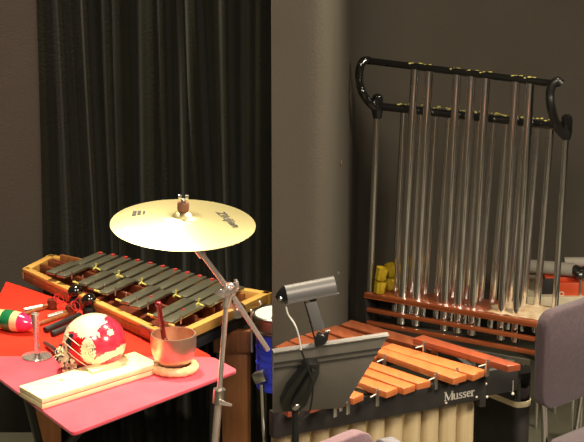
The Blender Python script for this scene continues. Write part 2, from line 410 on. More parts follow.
bm = B(); q = smooth([p0, lerp(p0, p1, .3), lerp(p0, p1, .7), p1], 4); tube(bm, q, [.0085+.003*abs(math.sin(i*.5))*(i < 4) for i in range(len(q))], 16); obj('shaft', bm, 'ruby', t)
bm = B(); sphere(bm, p1, .0115, (1, 1, .9)); sphere(bm, lerp(p0, p1, .35), .0115, (1, 1, .8)); obj('knob', bm, 'ruby', t)

# painted gourd rattle
gr = .098
gc = Z(94.5, 341.5, T0+gr*.93+.003)
g0 = V((gc.x, gc.y, T0))
t = thing('gourd_rattle', 'round painted gourd rattle in cream and crimson with a beaded neck', 'rattle', g0)
bm = B(); tmp = bmesh.new(); bmesh.ops.create_icosphere(tmp, subdivisions=5, radius=gr)
vd = (V((0, 0, EYE))-gc).normalized(); rx = V((1, 0, 0)); uy = vd.cross(rx)*-1
uy = rx.cross(vd)*-1
if uy.z < 0: uy = -uy
for v in tmp.verts: v.co.z *= .93; v.co.x *= 1.03
for f in tmp.faces:
    c = f.calc_center_median().normalized(); a, b = c.dot(rx), c.dot(uy); n = .06*math.sin(9*a+5*b)+.05*math.sin(17*b-6*a)
    idx = 1
    if b > .10+n-.25*min(a, 0)-.9*max(0, a-.1)*0 and a < .34+n*1.2+.5*(b-.6)*.4: idx = 0          # cream cap
    if ((a+.10)/.24)**2+((b+.30)/.42)**2 < 1: idx = 0                                  # cream dotted oval
    if a < -.20+n*.3 and -.75 < b < -.02 - (a+.6)*.1 and not idx == 0: idx = 2
    if a < -.12 and b < .12 and b > -.85 and ((a+.10)/.24)**2+((b+.30)/.42)**2 >= 1: idx = 2    # red panel
    if a < -.66+.15*b+n*.3 and b < .25: idx = 3                                             # dark band
    if a < -.80+n*.5: idx = 0
    if b < -.45+.55*(a-.3)+n*.5 and a > .0 and b > -.72+.6*(a-.3): idx = 0               # pale lower stroke
    if ((a-.60)/.09)**2+((b-.30)/.12)**2 < 1: idx = 0
    f.material_index = idx
me = bpy.data.meshes.new('x'); bmesh.ops.transform(tmp, matrix=Matrix.Translation(gc), verts=tmp.verts); tmp.to_mesh(me); tmp.free(); bm.from_mesh(me)
obj('gourd', bm, ['gcream', 'gpink', 'gred', 'gblack'], t)
bm = B()
for k in range(46):
    a = random.gauss(-.10, .09); b = random.gauss(-.30, .16)
    if ((a+.10)/.2)**2+((b+.30)/.36)**2 > 1: continue
    c = (rx*a+uy*b+vd*math.sqrt(max(.05, 1-a*a-b*b))).normalized()
    sphere(bm, gc+V((c.x*1.03, c.y, c.z*.93))*gr, .0016, sub=1)
o = obj('dots', bm, 'gblack', t); o['kind'] = 'stuff'
nk = Z(64, 362, tz+.03)
bm = B(); q = smooth([gc+(nk-gc)*.55, gc+(nk-gc)*.8, nk, nk+(nk-gc)*.12], 4)
tube(bm, q, [.055-.030*i/(len(q)-1) for i in range(len(q))], 24); obj('neck', bm, 'gcream', t)
bm = B()
for k in range(150):
    s = random.random()**.7; ctr = gc+(nk-gc)*(.6+.5*s); rr = .060-.022*s
    ax = (nk-gc).normalized(); u1 = ax.cross(V((0, 0, 1))).normalized(); u2 = ax.cross(u1); an = random.random()*2*math.pi
    pp = ctr+(u1*math.cos(an)+u2*math.sin(an))*rr
    if pp.z < T0+.006: pp.z = T0+.006
    sphere(bm, pp, random.uniform(.004, .0065), sub=1, mi=random.choice((0, 0, 0, 1, 1, 2)))
for k in range(7):
    pts = []
    for s in range(12):
        an = k*.9+s*.22; rr = .099; ctr = gc; ax = (nk-gc).normalized(); u1 = ax.cross(V((0, 0, 1))).normalized(); u2 = ax.cross(u1)
        th = 1.25-s*.07; d = ax*math.cos(th)+(u1*math.cos(an)+u2*math.sin(an))*math.sin(th)
        pts.append(gc+V((d.x*1.03, d.y, d.z*.93))*.0985)
    if min(p.z for p in pts) > T0+.004: tube(bm, pts, .0016, 6)
o = obj('bead_net', bm, ['gcream', 'gblack', 'aluminium'], t); o['kind'] = 'stuff'
bm = B(); h0, h1 = Z(45, 343, tz+.012), lerp(Z(60, 351, tz+.02), nk, .3); tube(bm, [h0, h1], [.007, .009], 14); obj('handle', bm, 'aluminium', t)

# painted maraca, its pointed tip to the right
a0, a1 = Z(-22, 315, tz+.0385), Z(34.5, 324.5, tz+.0375)
ax = (a1-a0).normalized(); L = (a1-a0).length
t = thing('maraca', 'painted maraca with green band and pink tip lying at the left edge of the table', 'maraca', lerp(a0, a1, .5).xy.to_3d()+V((0, 0, T0)))
prof = [(0, 0), (.012, .002), (.026, .02), (.034, .05), (.0365, .08), (.0365, .11), (.034, .135), (.028, .157), (.018, .175), (.008, .186), (0, .189)]
z_ = lerp(a0, a1, .5); m_ = Matrix.Translation(a1-ax*.189) @ V((0, 0, 1)).rotation_difference(ax).to_matrix().to_4x4()
def cutprof(lo, hi, n=10):
    def rad(z):
        for (r0, z0), (r1, z1) in zip(prof, prof[1:]):
            if z0 <= z <= z1: return r0+(r1-r0)*(z-z0)/(z1-z0)
        return 0
    return [(rad(lo+(hi-lo)*i/n), lo+(hi-lo)*i/n) for i in range(n+1)]
bm = B()
for lo, hi, mi in ((0, .07, 0), (.07, .108, 1), (.108, .135, 0), (.135, .189, 2)): lathe(bm, cutprof(lo, hi), m_, 40, mi)
bmesh.ops.remove_doubles(bm, verts=bm.verts, dist=.0003)
obj('shell', bm, ['mcream', 'mgreen', 'mpink'], t, ang=70)
bm = B(); e = a1-ax*.19; tube(bm, [e+ax*.004, e-ax*.09-V((0, 0, .006))], .009, 14); obj('handle', bm, 'mcream', t)

# chrome flared stem on a round foot
gp = Z(37, 357, tz); gp.z = T0
bm = B(); lathe(bm, [(0, 0), (.049, 0), (.05, .002), (.048, .005), (.02, .009), (.010, .014), (.0085, .04), (.010, .08), (.0125, .12), (.0145, .148), (.012, .15), (0, .146)], Matrix.Translation(gp), 48)
o = obj('chime_stem', bm, 'satin', at=gp); tag(o, 'slim chrome stem flaring upwards from a round shiny foot, in front of the maraca', 'stem stand')
# castanets on handles
for (hx, hy), (sx, sy), (ex, ey), lb in (((75, 297), (52, 304), (24, 310), 'black castanet on a silver-sleeved handle with red cords, the one further back'), ((88.5, 306), (70, 310), (47, 317), 'black castanet on a silver-sleeved handle with red cords, the one nearer the gourd')):
    h = Z(hx, hy, tz+.0); h.z = T0+.0235; s_ = Z(sx, sy, T0+.018); e = Z(ex, ey, T0+.01)
    h.z = T0+.062; h = Z(hx, hy-6, h.z); t = thing('hand_castanet', lb, 'castanet', h.xy.to_3d()+V((0, 0, T0)), 'castanets on the red cloth')
    bm = B(); m_ = V((1, 0, 0)).rotation_difference((h-s_).normalized()).to_matrix().to_4x4(); sphere(bm, h, .027, (1.05, .95, .84), m_); obj('shell', bm, 'blackgloss', t)
    bm = B(); lathe(bm, [(0, 0), (.016, 0), (.022, .012), (.022, .03), (.016, .036), (0, .036)], Matrix.Translation(V((h.x, h.y, T0))), 24); obj('lower_shell', bm, 'blackmatte', t)
    bm = B(); lathe(bm, [(0, -.017), (.017, -.017), (.017, .017), (0, .017)], Matrix.Translation(s_), 20); obj('block', bm, 'darkwood', t)
    bm = B(); dirh = (e-s_); tube(bm, [s_, s_+dirh*.35], .006, 12); obj('stick', bm, 'brownwood', t)
    bm = B(); tube(bm, [s_+dirh*.35, e], .0085, 14); obj('sleeve', bm, 'steel', t)
    bm = B()
    for k in range(3):
        torus(bm, lerp(s_, h, .1+.2*k)+V((0, 0, .004)), .017+.002*k, .0016, V((0, 0, 1)).rotation_difference(V((.6, -.5, .6)) if k % 2 else V((-.4, -.8, .3))).to_matrix().to_4x4(), 24, 6)
    tube(bm, smooth([s_+V((0, 0, .014)), s_+dirh*.2+V((0, 0, .016)), s_+dirh*.35+V((0, 0, .006))], 4), .0016, 6)
    obj('red_cord', bm, 'redcord', t)
# sticks
for (ax0, ay0), (bx0, by0), r, m, lb in (((45, 330), (80, 315), .0105, 'blackmatte', 'dark wooden clave on the red cloth, the one nearer the gourd is behind it'),
                                  ((52, 334), (92, 318), .0105, 'blackmatte', ''), ((36, 325), (76, 311), .0075, 'brownwood', ''), ((18, 316), (50, 306), .007, 'brownwood', '')):
    p, q = Z(ax0, ay0, tz+r), Z(bx0, by0, tz+r); p.z = q.z = T0+r
    bm = B(); d = (q-p).normalized()
    tube(bm, [p, p+d*.002, q-d*.002, q], [r*.85, r, r, r*.85], 16)
    lb = {45: 'dark wooden clave lying parallel behind the nearest one', 52: 'dark wooden clave lying closest to the painted gourd', 36: 'brown wooden stick lying between the castanets and the dark claves', 18: 'brown wooden stick lying near the left end of the castanets'}[ax0]
    o = obj('clave' if r > .01 else 'wooden_stick', bm, m, at=lerp(p, q, .5)); tag(o, lb, 'clave' if r > .01 else 'stick')

# ================================================================== CYMBAL AND STAND
cc = Y(183, 222, 5.1)
t = thing('cymbal_stand', 'chrome boom cymbal stand leaning in front of the red table', 'cymbal stand', (cc.x, 5.2, 0))
nrm = V((.035, -.10, 1)).normalized()
cm = Matrix.Translation(cc) @ V((0, 0, 1)).rotation_difference(nrm).to_matrix().to_4x4()
K = Y(229, 290, 5.14); E1 = Y(268, 350, 5.18)
bm = B(); up0 = cc-nrm*.02; tube(bm, [up0, K, E1], .0075, 18); obj('boom_arm', bm, 'satin', t)
bm = B(); tube(bm, [cc-nrm*.03, cc+nrm*.062], .004, 12); obj('cymbal_rod', bm, 'satin', t)
a = Y(200, 252, 5.11); d = (K-up0).normalized(); bm = B(); tube(bm, [a-d*.014, a+d*.014], .0125, 18); box(bm, (-.012, -.01, -.004), (.012, .004, .004), frame(a, V((0, 0, 1)), V((1, 0, 0))), .002); obj('tilter_joint', bm, 'satin', t)
P1 = Y(227, 296, 5.15); P2 = Y(219, 396, 5.16); dd = (P2-P1); P3 = P1+dd*((P1.z-.0)/(-dd.z))
lo = P1+dd*((P1.z-.07)/(-dd.z))
bm = B(); tube(bm, [P1, P2], .0078, 18); obj('upper_tube', bm, 'satin', t)
bm = B(); tube(bm, [P2, lo], .0112, 18); obj('lower_tube', bm, 'satin', t)
bm = B(); tube(bm, [P2+dd.normalized()*-.022, P2+dd.normalized()*.022], .018, 20); cl = obj('height_collar', bm, 'steel', t)
bm = B(); pw = Y(226, 403, 5.13); prism(bm, [pw+V((-.02, 0, .012)), pw+V((.018, 0, -.006)), pw+V((.016, 0, -.012)), pw+V((-.02, 0, -.006))], (0, .006, 0), bev=.001); obj('wing_nut', bm, 'satin', cl)
bm = B(); sphere(bm, K+V((0, 0, 0)), .022, (1, .8, 1.1)); tube(bm, [K+V((0, 0, -.005)), P1+dd.normalized()*.03], .0135, 18)
box(bm, (-.02, -.014, -.012), (.02, .014, .012), frame(K, d), .004); kk = obj('boom_clamp', bm, 'satin', t)
bm = B(); q = smooth([K+V((.008, -.015, .0)), K+V((.022, -.018, .012)), K+V((.02, -.018, .038))], 4); tube(bm, q, [.008]*(len(q)-2)+[.006, .005], 12)
prism(bm, [K+V((-.045, -.016, -.004)), K+V((-.012, -.016, -.022)), K+V((-.01, -.016, .006)), K+V((-.026, -.016, .008))], (0, .007, 0), bev=.002); obj('wing_bolt', bm, 'satin', kk)
for an in (90, 205, 330):
    e = V((lo.x+.30*math.cos(R(an)), lo.y+.30*math.sin(R(an)), .014)); s = lo+(P1-lo).normalized()*.28
    bm = B(); tube(bm, [s, e], .008, 12); lg = obj('leg', bm, 'satin', t)
    bm = B(); sphere(bm, e, .0135, sub=2); obj('rubber_foot', bm, 'blackmatte', lg)
bm = B(); tube(bm, [lo-dd.normalized()*.25, lo-dd.normalized()*.31], .018, 16); obj('leg_collar', bm, 'steel', t)
cr = .208
t = thing('cymbal', 'large round golden cymbal mounted level above the keyboard and table', 'cymbal', cc)
prof = [(0, .034), (.010, .0345), (.022, .030), (.030, .021), (.034, .017), (.06, .0145), (.10, .010), (.15, .004), (.19, -.003), (cr, -.007), (cr, -.0085), (.19, -.0045), (.15, .0025), (.10, .0085), (.06, .013), (.034, .0155), (.030, .0195), (.022, .0285), (.010, .033), (0, .0325)]
bm = B(); lathe(bm, prof, cm, 128); obj('plate', bm, 'cymbal', t, ang=60)
bm = B(); lathe(bm, [(0, .035), (.0155, .035), (.017, .04), (.017, .056), (.0155, .06), (0, .06)], cm, 32); obj('felt_washer', bm, 'felt', t)
bm = B(); lathe(bm, [(0, .06), (.007, .06), (.007, .070), (0, .072)], cm, 16)
wm = cm @ Matrix.Translation((0, 0, .070)); box(bm, (-.015, -.0025, 0), (-.005, .0025, .012), wm, .001); box(bm, (.005, -.0025, 0), (.015, .0025, .012), wm, .001); obj('wing_nut', bm, 'steel', t)
def text(body, size, mtx, m, name, parent, ext=.0004, bold=0):
    cu = bpy.data.curves.new('txt', 'FONT'); cu.body = body; cu.size = size; cu.extrude = ext; cu.align_x = 'CENTER'; cu.align_y = 'CENTER'; cu.offset = bold
    o = bpy.data.objects.new('txt', cu); C.objects.link(o); bpy.context.view_layer.update()
    me = bpy.data.meshes.new_from_object(o); bpy.data.objects.remove(o)
    bm = bmesh.new(); bm.from_mesh(me); bmesh.ops.transform(bm, matrix=mtx, verts=bm.verts)
    return obj(name, bm, m, parent)
# printed marks lie on the sloping bow of the plate
def onplate(x, y):
    r = math.hypot(x, y); top = [p for p in prof[:10]]
    for (r0, z0), (r1, z1) in zip(top, top[1:]):
        if r0 <= r <= r1: return z0+(z1-z0)*(r-r0)/(r1-r0)
    return 0
def platetext(body, size, x, y, rot, m='inkblack', sx=1, bold=0):
    z = onplate(x, y)+.0006; r = math.hypot(x, y); sl = (onplate(x*1.05, y*1.05)-onplate(x*.95, y*.95))/(.1*r)
    n = V((-sl*x/r, -sl*y/r, 1)).normalized()
    mt = cm @ Matrix.Translation((x, y, z)) @ V((0, 0, 1)).rotation_difference(n).to_matrix().to_4x4() @ Matrix.Rotation(rot, 4, 'Z') @ Matrix.Diagonal((sx, 1, 1, 1))
    return text(body, size, mt, m, 'lettering', t, .0002, bold)
platetext('Zildjian', .040, .128, .015, R(-62), bold=.0006, sx=1.0)
bm = B()
for k, (hh, ww) in enumerate(((.020, .0055), (.017, .005), (.013, .003))):
    x, y = -.142+.0135*k, .044; box(bm, (x-ww, y-hh, -.0004), (x+ww, y+hh, .0006), cm @ Matrix.Translation((0, 0, onplate(x, y)+.0008)) )
obj('printed_mark', bm, 'inkblack', t)

# ================================================================== BLUE DRUM by the wall end
dc = V((-.036, 5.95, 0)); dr = .098; dtop = .835
t = thing('blue_drum', 'blue sparkle drum with a metal hoop at the right end of the wooden keyboard', 'drum', dc)
bm = B(); lathe(bm, [(0, .575), (dr-.012, .575), (dr-.012, dtop-.03), (dr-.012, dtop-.02), (0, dtop-.02)], Matrix.Translation(dc), 64); sh = obj('shell', bm, 'blue', t)
bm = B(); lathe(bm, [(0, dtop-.018), (dr-.008, dtop-.018), (dr-.010, dtop), (0, dtop-.001)], Matrix.Translation(dc), 64); obj('drum_head', bm, 'drumhead', t)
bm = B(); torus(bm, dc+V((0, 0, dtop-.002)), dr-.001, .0055, seg=64); torus(bm, dc+V((0, 0, dtop-.05)), dr-.002, .006, seg=64); lathe(bm, [(dr-.006, dtop-.05), (dr, dtop-.05), (dr, dtop), (dr-.006, dtop), (dr-.006, dtop-.05)], Matrix.Translation(dc), 64)
obj('hoop', bm, 'darksteel', t)
for an in (195, 255, 135):
    e = dc+V((math.cos(R(an)), math.sin(R(an)), 0))*(dr+.005)
    bm = B(); tube(bm, [e+V((0, 0, dtop-.13)), e+V((0, 0, dtop+.012))], .0045, 10); sphere(bm, e+V((0, 0, dtop+.014)), .0075, sub=2); obj('tension_rod', bm, 'steel', t)
for k in range(3):
    bm = B(); torus(bm, dc+V((0, 0, .61+.055*k)), dr-.012, .0018, seg=64, s2=6); obj('shell_ridge', bm, 'blue', sh)
e = Y(259, 377, 5.86)
bm = B(); box(bm, (-.022, -.006, -.02), (.022, .03, .016), frame(e, V((1, -.35, .45))), .004); br = obj('leg_bracket', bm, 'steel', t)
l0 = Y(262, 384, 5.86); l1 = Y(275, 428, 5.80); dl = l1-l0; l2 = l0+dl*((l0.z-.005)/(-dl.z))
l2 = l0+V((dl.x*1.1, dl.y*.2, 0))+V((0, 0, .005-l0.z)); l2.x = -.075+.05*0
bm = B(); tube(bm, [l0, lerp(l0, l2, 1)], .008, 12); obj('leg', bm, 'chrome', t)
for an in (20, 130):
    e = dc+V((math.cos(R(an)), math.sin(R(an)), 0))*(dr-.005)
    bm = B(); tube(bm, [e+V((0, 0, .65)), V((e.x, e.y, .005))], .007, 12); obj('leg', bm, 'chrome', t)
# pale round disc low beside the drum
pc = Z(272, 446, .28); pc.x = -.14; pc.y = 5.98
pc = Y(262, 449, 5.78); pz = pc.z
t = thing('drum_stool', 'pale grey round stool seat low beside the blue drum', 'stool', (pc.x-.055, 5.70, 0))
o0 = off[t.name]
bm = B(); lathe(bm, [(0, pz-.03), (.068, pz-.03), (.075, pz-.02), (.075, pz+.0), (.068, pz+.012), (0, pz+.016)], Matrix.Translation(V((o0.x+.075-.02, 5.70, 0))), 40); obj('seat', bm, 'greyfab', t)
sxc = o0.x+.055
bm = B(); tube(bm, [(sxc, 5.70, .02), (sxc, 5.70, pz-.025)], .012); obj('post', bm, 'chrome', t)
bm = B(); lathe(bm, [(0, 0), (.07, 0), (.07, .008), (.02, .02), (0, .02)], Matrix.Translation(V((sxc, 5.70, 0))), 32); obj('foot', bm, 'blackmetal', t)

# ================================================================== MARIMBA
mz = .90
rz = .865
r0, r1 = Z(273.5, 413, rz), Z(487, 374.5, rz)
rd = (r1-r0).normalized(); rn = V((-rd.y, rd.x, 0))
t = thing('marimba', 'rosewood-barred marimba on a black frame with cream resonators behind the music stand', 'marimba', (.25, 5.3, 0))
f0 = frame(r0, rd)
L = (r1-r0).length
bm = B(); box(bm, (0, 0, -.078), (L, .03, 0), f0, .002); fr = obj('front_rail', bm, 'blackmatte', t)
for px, py in ((486, 384), (476.5, 397), (487, 397), (446, 403)):
    d_ = ray(px, py); n_ = rn; tt = (r0-V((0, 0, EYE))).dot(n_)/d_.dot(n_); p = V((0, 0, EYE))+d_*tt
    bm = B(); sphere(bm, p, .0042, (1, 1, 1), sub=2); obj('screw', bm, 'letter', fr)
d_ = ray(459.5, 394); tt = (r0-V((0, 0, EYE))).dot(rn)/d_.dot(rn); p = V((0, 0, EYE))+d_*tt
mt = Matrix((rd, V((0, 0, 1)), -rn)).transposed().to_4x4(); mt.translation = p-rn*.0008
def poly_letter(glyphs, mtx, m, name, parent):
    pass
# serif lettering: each glyph from strokes (x0,y0,x1,y1,width) on a unit-high letter
G = {'M': (1.15, [(.12, 0, .12, 1, .07), (.12, 1, .55, .05, .17), (.55, .05, .98, 1, .07), (.98, 0, .98, 1, .19), (0, .03, .26, .03, .07), (0, .97, .24, .97, .07), (.84, .03, 1.12, .03, .07), (.86, .97, 1.12, .97, .07)]),
     'u': (.72, [(.12, .15, .12, .64, .17), (.12, .15, .24, .03, .12), (.24, .03, .46, .06, .09), (.52, 0, .52, .66, .17), (.0, .64, .14, .64, .06), (.4, .64, .54, .64, .06), (.52, .03, .66, .03, .06)]),
     's': (.52, [(.40, .60, .16, .62, .09), (.12, .58, .10, .44, .13), (.12, .44, .38, .26, .14), (.40, .24, .38, .08, .13), (.36, .04, .08, .05, .09), (.42, .64, .42, .48, .05), (.06, .20, .06, .02, .05)]),
     'e': (.58, [(.10, .32, .14, .54, .14), (.14, .56, .36, .63, .09), (.40, .60, .47, .38, .12), (.10, .36, .48, .36, .06), (.10, .32, .18, .08, .15), (.18, .05, .46, .08, .09)]),
     'r': (.5, [(.14, 0, .14, .66, .17), (.0, .64, .16, .64, .06), (.0, .03, .30, .03, .06), (.18, .48, .34, .63, .09), (.34, .62, .45, .56, .13)])}
word = 'Musser'; H_ = .028; x = -sum(G[c][0] for c in word)/2*H_*.95
bm = B()
for ch in word:
    for (xa, ya, xb, yb, w_) in G[ch][1]:
        a, b = V((x+xa*H_, (ya-.5)*H_, 0)), V((x+xb*H_, (yb-.5)*H_, 0)); dv = (b-a); ln = max(dv.length, 1e-5); fr_ = frame(a, dv, (0, 0, 1))
        box(bm, (-.02*H_, -w_*H_/2, 0), (ln+.02*H_, w_*H_/2, .0006), fr_)
    x += G[ch][0]*H_*.95
bmesh.ops.transform(bm, matrix=mt @ Matrix.Scale(-1, 4, (0, 0, 1)), verts=bm.verts)
tag(obj('lettering', bm, 'letter', fr), 'silver serif lettering reading Musser')
# bars
def mbar(fl, fr_, nl, nr, m, name='bar', z=mz, th=.021, ext=0):
    ps = [Z(*p, z) if not isinstance(p, V) else p for p in (fl, fr_, nr, nl)]
    if ext:
        d = ((ps[0]-ps[3])+(ps[1]-ps[2])).normalized(); ps[0] = ps[0]+d*ext; ps[1] = ps[1]+d*ext
    bm = B(); prism(bm, ps, (0, 0, -th), bev=.003); return obj(name, bm, m, t), ps
acc = []
acc.append(mbar((412.5, 338), (423, 334.5), (508, 366), (521, 364), 'rosered', z=.925)[1])
acc.append(mbar((381.5, 347), (392, 343), (473, 375), (485.5, 369.5), 'rosewood')[1])
acc.append(mbar((375, 351), (379, 346.5), (453, 378.5), (467, 374.5), 'rosewood')[1])
acc.append(mbar((364.5, 365.5), (369, 360), (417.5, 383.5), (431, 380.5), 'rosewood')[1])
acc.append(mbar((360.5, 372.5), (364.5, 367), (404, 388.5), (415.5, 384.5), 'rosewood')[1])
acc.append(mbar((352, 379.5), (357, 374), (386.5, 392), (398, 387.5), 'rosewood')[1])
acc.append(mbar((342, 394), (346, 388), (353, 398.5), (364, 393.5), 'rosewood')[1])
acc.append(mbar((326, 397.5), (330, 391), (338, 402.5), (350, 398.0), 'rosered')[1])
acc.append(mbar((302, 402.5), (306, 397), (310, 407), (322, 403.0), 'rosered')[1])
acc.append(mbar((281, 406), (286, 401), (288, 411), (300, 407.5), 'rosered')[1])
ad = ((acc[1][0]-acc[1][3])).normalized()
# naturals, the far bank
nat = [((340, 324.3), (351.5, 319.5), .375), ((321, 329.5), (336, 324.8), .35), ((304.5, 334), (318.5, 329.8), .33), ((289, 340), (302, 334.6), .31), ((275, 346.5), (286.5, 340.6), .29)]
nd = (Z(418, 338, .885)-Z(352, 319.5, .885)).normalized(); ne = (Z(386, 343, .885)-Z(339.5, 325, .885)).normalized()
for i, (a, b, ln) in enumerate(nat):
    A1, B1 = Z(*a, .885), Z(*b, .885); dv = lerp(nd, ne, min(1, i*.5)).normalized(); dv.z = 0; ln *= (.95 if i else 1)
    ps = [A1, B1, B1+dv*ln, A1+dv*ln]
    bm = B(); prism(bm, ps, (0, 0, -.021), bev=.003); obj('bar', bm, 'rosered' if i < 0 else 'roseshade', t)
# suspension posts and cord
for i, ps in enumerate(acc[:8]):
    dirb = (ps[0]-ps[3]); sid = (ps[3]-ps[2]).normalized()
    for s in (.16, .82):
        if i in (0, 2, 5, 6) or s == .16:
            e = lerp(ps[3], ps[0], s)+sid*(.016 if i in (0, 2, 5, 6) else .004)
            if i in (3, 4): continue
            bm = B(); box(bm, (-.003, -.006, -.045), (.003, .006, .004), frame(e, dirb), .001); tube(bm, [e+V((0, 0, .0)), e+V((0, 0, .008))], .0045, 8)
            po = obj('bar_post', bm, 'steel', t)
            bm = B(); tube(bm, [e-V((0, 0, .006)), e+sid*.034-dirb.normalized()*.004-V((0, 0, .008))], .0018, 6); obj('cord', bm, 'white', po)
# frame under the bars
mid_a, mid_b = r0+rn*.24, r1+rn*.30
def beam(a, b, h, th, m, name, ztop):
    a = V((a.x, a.y, ztop)); b = V((b.x, b.y, ztop))
    if a.x < -.045: a = lerp(a, b, (-.045-a.x)/(b.x-a.x))
    f = frame(a, b-a); bm = B(); box(bm, (0, -th/2, -h), ((b-a).length, th/2, 0), f, .002); return obj(name, bm, m, t)
beam(mid_a, mid_b, .03, .02, 'blackmatte', 'inner_rail', .865)
beam(r0+rn*.36, r1+rn*.30+rd*-.12, .03, .02, 'blackmatte', 'inner_rail', .86)
farl, farr = Z(273.5, 349, .86), Z(356, 322.5, .86)
beam(farl, farr, .05, .02, 'blackmatte', 'back_rail', .862)
lf = V((-.045, r0.y+.02, 0)); lb = V((-.05, 5.42, 0))
beam(lf, lb, .08, .02, 'blackmatte', 'end_board', .86)
beam(r1+rd*-.012, Z(441, 343, .86), .10, .02, 'blackmatte', 'end_board', .862)
# extra low red felt strip seen under the bars
beam(lerp(r0, r1, .3)+rn*.20, lerp(r0, r1, .62)+rn*.24, .02, .015, 'darkwood', 'felt_strip', .875)
# resonators: cream tubes below the front rail, grey tubes behind
for i in range(11):
    s = .085+.875*i/10; p = lerp(r0, r1, s)+rn*.075
    bm = B(); ln = .28+.28*s; tube(bm, [V((p.x, p.y, .835-ln)), V((p.x, p.y, .835))], .0285, 24); obj('resonator', bm, 'cream', t)
for i in range(8):
    p = lerp(Z(428, 345, .78), Z(521, 366, .78), i/8)
    bm = B(); tube(bm, [V((p.x, p.y, .69)), V((p.x, p.y, .79))], .020, 18, caps=False); tube(bm, [V((p.x, p.y, .79)), V((p.x, p.y, .69))], .0185, 18); obj('resonator', bm, 'aluminium', t)
p, q = Z(424, 341, .80), Z(530, 360, .80)
bm = B(); prism(bm, [p, q, q+V((0, .006, 0)), p+V((0, .006, 0))], (0, 0, -.018)); obj('resonator_rail', bm, 'aluminium', t)
# legs
for e in ((-.045, 5.22), (.50, 5.52)):
    bm = B(); box(bm, (e[0]-.012, e[1]-.04, .0), (e[0]+.012, e[1]+.04, .79), None, .004); obj('leg', bm, 'blackmatte', t)
bm = B(); tube(bm, [(-.045, 5.22, .2), (.50, 5.52, .2)], .012); obj('cross_bar', bm, 'blackmatte', t)
# right extension holding the biggest bar
e0, e1 = r1+rd*.003, r1+rd*.135
f0 = frame(e0, e1-e0); bm = B(); box(bm, (0, .035, -.085), ((e1-e0).length, .06, -.004), f0, .002); obj('end_panel', bm, 'blackmatte', t)
bm = B(); p = Z(513, 380, .84); tube(bm, [p+V((0, -.006, .0)), V((p.x, p.y-.006, .80))], .0012, 6); sphere(bm, V((p.x, p.y-.006, .798)), .005, sub=2); obj('hanging_pin', bm, 'letter', t)

# black case with cream band behind the end of the marimba
bzv = .56
q0, q1, q2 = Z(477, 389, bzv), Z(517, 405, bzv), Z(530.5, 403, bzv)
back = V((.01, .11, 0)); pl = [q0, q1, q2, q2+back, q0+back+V((-.02, 0, 0))]
t = thing('equipment_case', 'black round-cornered case with a cream trim band behind the marimba end', 'case', (q1+back*.5).xy.to_3d())
def ring(pts, z, k=1.0):
    c = sum(pts, V((0, 0, 0)))/len(pts); return [V((c.x+(p.x-c.x)*k, c.y+(p.y-c.y)*k, z)) for p in pts]
bm = B(); prism(bm, roundpoly(ring(pl, bzv+.008), .02), (0, 0, .10), bev=.002); obj('lid', bm, 'blackgloss', t)
bm = B(); prism(bm, roundpoly(ring(pl, bzv-.012, 1.015), .02), (0, 0, .02), bev=.002); obj('trim_band', bm, 'creamtrim', t)
bm = B(); prism(bm, roundpoly(ring(pl, 0, .985), .02), (0, 0, bzv-.011), bev=.002); obj('body', bm, 'blackmatte', t)

# ================================================================== CHIMES
cz = .45
FL, FR_, BR, BL = Z(364, 292.5, cz), Z(537.5, 322.5, cz), Z(561, 307.5, cz), Z(377, 286.5, cz)
t = thing('tubular_chimes', 'tall rack of polished chrome tubular chimes hung from black rails', 'tubular chimes', ((FL+BR)/2).xy.to_3d())
bm = B(); prism(bm, [FL, FR_, BR, BL], (0, 0, -.016), bev=.002); obj('top_panel', bm, 'slat', t)
def ctop(u, v): return lerp(lerp(FL, FR_, u), lerp(BL, BR, u), v)
bm = B(); grid(bm, lambda u, v: ctop(.70+.285*u+.02*math.sin(v*9)*(1-u), .10+.84*v)+V((0, 0, .0035+.0025*math.sin(u*19+v*5)*math.sin(v*8+u*4))), 24, 14); glare_sheet = obj('glare_patch', bm, 'glare_sheet', t, ang=180); md = glare_sheet.modifiers.new('s', 'SOLIDIFY'); md.thickness = .003; glare_sheet['label'] = 'thin cream sheet added for the bright glare on the right end of the top'  # rippled sheet added in place of glare on the lacquered top
cd = (FR_-FL).normalized(); cn = V((-cd.y, cd.x, 0))
for k, zo in enumerate((-.017, -.066, -.123)):
    if k == 0: continue
    a, b = FL+V((0, 0, zo)), FR_+V((0, 0, zo))
    if k: a = a+cd*.012; b = b-cd*(.012 if k == 1 else .0)
    bm = B(); prism(bm, [a, b, b+cn*.02, a+cn*.02], (0, 0, -.017), bev=.002); obj('slat', bm, 'slat', t)
bm = B(); prism(bm, [FL+V((0, 0, -.017)), FR_+V((0, 0, -.017)), FR_+cn*.012+V((0, 0, -.017)), FL+cn*.012+V((0, 0, -.017))], (0, 0, -.006)); obj('lip', bm, 'slat', t)
